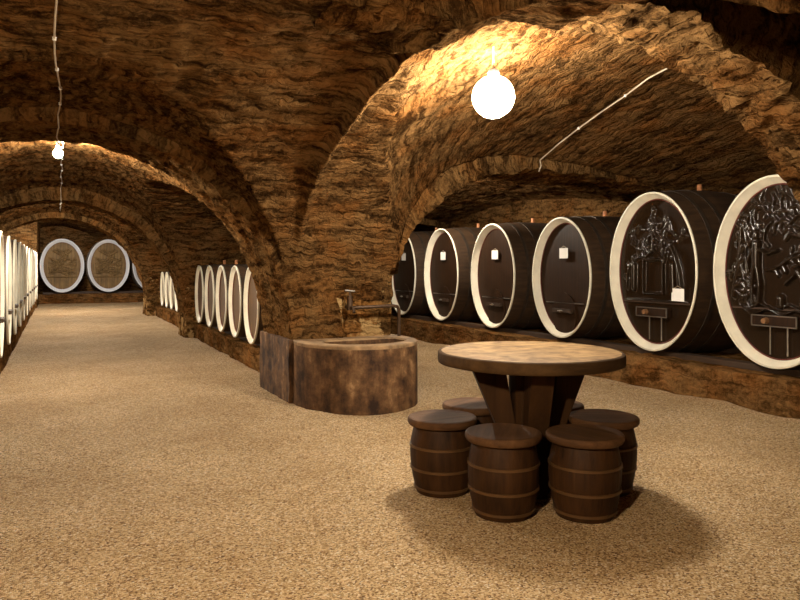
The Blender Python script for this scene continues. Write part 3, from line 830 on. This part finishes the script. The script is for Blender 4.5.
t = thing('water_tap', (2.72, 6.84, 0), 'old wall tap with a long pipe bending down to the basin', 'tap')
def rel(p): return (p[0] - 2.72, p[1] - 6.84, p[2])
b = MB(); b.tube([rel(p) for p in ((2.74, 6.95, .96), (2.74, 6.80, .955), (2.80, 6.76, .955), (3.22, 6.76, .965), (3.27, 6.76, .955), (3.29, 6.76, .92), (3.295, 6.77, .70), (3.295, 6.77, .638))], .019, 10); b.build('pipe', M['pipe'], t, True)
b = MB(); b.tube([rel(p) for p in ((2.735, 6.79, .93), (2.735, 6.79, 1.08))], [.034, .026], 12); b.tube([rel(p) for p in ((2.735, 6.79, 1.08), (2.735, 6.79, 1.125))], .014, 8)
b.tube([rel(p) for p in ((2.735, 6.79, .96), (2.735, 6.70, .955), (2.735, 6.67, .91))], .016, 8)
vb = b.build('valve', M['pipe'], t, True)
b = MB(); b.tube([rel(p) for p in ((2.68, 6.79, 1.135), (2.79, 6.79, 1.125))], .011, 8); b.build('handle', M['chrome'], vb, True)

# ------------------------------------------------------------------ lamps and cables
def crown(x, y):
    z, _ = vault_z(np.array([[x]]), np.array([[y]])); return float(z[0, 0])

def bulb_profile(r):
    return [(r * .30, r * 1.9), (r * .34, r * 1.5), (r * .62, r * 1.0), (r * .92, r * .45), (r, 0), (r * .9, -.45 * r), (r * .6, -.8 * r), (r * .2, -.98 * r), (r * .02, -r)]

def bulb(x, y, z, r, power_mat, label, cord_to):
    t = thing('hanging_bulb', (x, y, z), label, 'lamp', None)
    b = MB(); b.lathe(bulb_profile(r), 24); b.build('glass_bulb', power_mat, t, True)
    b = MB(); b.lathe([(r * .42, r * 1.75), (r * .46, r * 2.7), (r * .2, r * 3.0)], 16); s = b.build('socket', M['socket'], t, True)
    b = MB(); b.tube([(0, 0, r * 2.9), (.004, .002, (r * 2.9 + cord_to - z) / 2), (0, 0, cord_to - z)], .006, 6); b.build('cord', M['cable'], t, True)
    return t
WARM = (1.0, .80, .54)
LW2 = (1.0, .90, .74)
bulb(0.0, 9.15, 2.705, .05, emis('bulb_left', LW2, 3500), 'small bright bare bulb under the left passage vault, just behind the arch', 2.90)
bulb(-.35, .85, 2.12, .06, emis('fill_front', WARM, 2500), 'unseen bulb added above the camera view to light the front bay', crown(-.35, .85) + .02)  # fill bulb out of view, added to brighten the foreground
bulb(.3, 22.9, 2.78, .05, emis('fill_end', (1, .92, .82), 5500), 'unseen bulb added beyond the third arch to light the far casks', crown(.3, 22.9) + .02)  # added fill hidden past the arch, lifts the end casks
bulb(.2, 17.0, 2.82, .03, emis('fill_middle', LW2, 10000), 'unseen bulb added behind the second arch to light the left passage', 2.95)  # hidden bulb put in to brighten the passage floor
bulb(5.0, 9.9, 2.80, .04, emis('fill_right', LW2, 3800), 'unseen bulb added behind the arch over the right casks to light that bay', crown(5.0, 9.9) + .02)  # extra unseen bulb so the bay beyond the arch is lit
# lamp over the table, its large globe standing in for the glare
gx, gy, gz = 2.98, 4.48, 2.68
t = thing('globe_lamp', (gx, gy, gz), 'brilliant white lamp hanging from the vault behind the table, globe enlarged for its glare', 'lamp')
gr = .16
b = MB(); b.lathe([(gr * max(.02, math.cos(a)), gr * math.sin(a)) for a in np.linspace(-PI / 2, PI / 2 - .35, 20)], 32)
b.build('glare_globe', emis('globe_glare', (1.0, .91, .76), 350), t, True)
b = MB(); b.lathe([(.045, gr * .92), (.05, gr + .02), (.035, gr + .05), (.01, gr + .06)], 20); b.build('socket', M['socket'], t, True)
b = MB(); b.tube([(0, 0, gr + .05), (0, 0, crown(gx, gy) - gz + .03)], .007, 6); b.build('cord', M['cable'], t, True)

# cable along the crown of the left passage
def path_cable(name, pts, r, label, knots=None, kr=.013):
    t = thing(name, pts[0], label, 'cable')
    o = Vector(pts[0])
    b = MB(); b.tube([Vector(p) - o for p in pts], r, 7); b.build('wire', M['cable'], t, True)
    for q in (knots or []):
        b = MB(); c = Vector(q) - o
        b.lathe([(kr * .6, -kr), (kr, -kr * .6), (kr * .8, 0), (kr, kr * .6), (kr * .6, kr)], 12, c); b.build('insulator', M['knot'], t, True)
    return t
pts = []; kn = []
y = 1.4; k = 0
while y < 6.86:
    x = .02 * math.sin(y * 2.3) - .01 * (y < 3); z = crown(x, y) - .045 - (.012 if k % 4 else 0)
    pts.append((x, y, z)); 
    if k % 4 == 0: kn.append((x, y, z))
    y += .14; k += 1
for y_ in (6.80, 6.95, 7.3, 7.7, 8.05, 8.3, 8.7, 9.12):
    pts.append((.012 * math.sin(y_ * 5), y_, 2.60 if y_ < 8.1 else crown(0, y_) - .05))
path_cable('ceiling_cable', pts, .006, 'thin pale cable pinned along the crown of the front vault to the small bulb', kn)
pts = []; kn = []
y = 9.2; k = 0
while y < 13.85:
    pts.append((.05 + .01 * math.sin(k), y, crown(.05, y) - .045))
    if k % 3 == 0: kn.append(pts[-1])
    y += .2; k += 1
pts += [(.05, 13.9, 2.515), (.05, 14.95, 2.515)]; kn += [(.05, 13.88, 2.5)]
y = 15.1
while y < 20.3:
    pts.append((.05, y, crown(.05, y) - .045)); 
    if k % 3 == 0: kn.append(pts[-1])
    y += .25; k += 1
path_cable('ceiling_cable', pts, .006, 'beaded cable running on beyond the small bulb along the vault crown', kn, .013)
# cable in the right nave along the ridge
pts = [(x, y, crown(x, y) - .05) for x, y in ((4.85, 4.1), (4.88, 4.4), (4.90, 4.8), (5.0, 5.2), (5.05, 5.6), (5.1, 6.0), (5.15, 6.4), (5.2, 6.7), (5.22, 6.84))] + [(5.25, 6.86, 2.60), (5.22, 6.86, 2.53)]
path_cable('ceiling_cable', pts, .008, 'cable running down the ridge of the right vault above the casks', [pts[1], pts[3], pts[5]], .014)

# ------------------------------------------------------------------ camera, world, view
cd = bpy.data.cameras.new('camera'); cam = bpy.data.objects.new('camera', cd); COL.objects.link(cam)
cd.sensor_width = 36; cd.lens = 36 * 700 / 800; cd.shift_y = -35 / 800; cd.clip_start = .05
cam.location = (0, 0, 1.4); cam.rotation_euler = (PI / 2, 0, -math.atan(342 / 700))
SC.camera = cam
w = bpy.data.worlds.new('world'); SC.world = w; w.use_nodes = True
w.node_tree.nodes['Background'].inputs[0].default_value = (1, .7, .4, 1); w.node_tree.nodes['Background'].inputs[1].default_value = 0.0
SC.view_settings.view_transform = 'Standard'; SC.view_settings.look = 'None'; SC.view_settings.gamma = 1
SC.view_settings.use_curve_mapping = False
SC.view_settings.exposure = 0.34
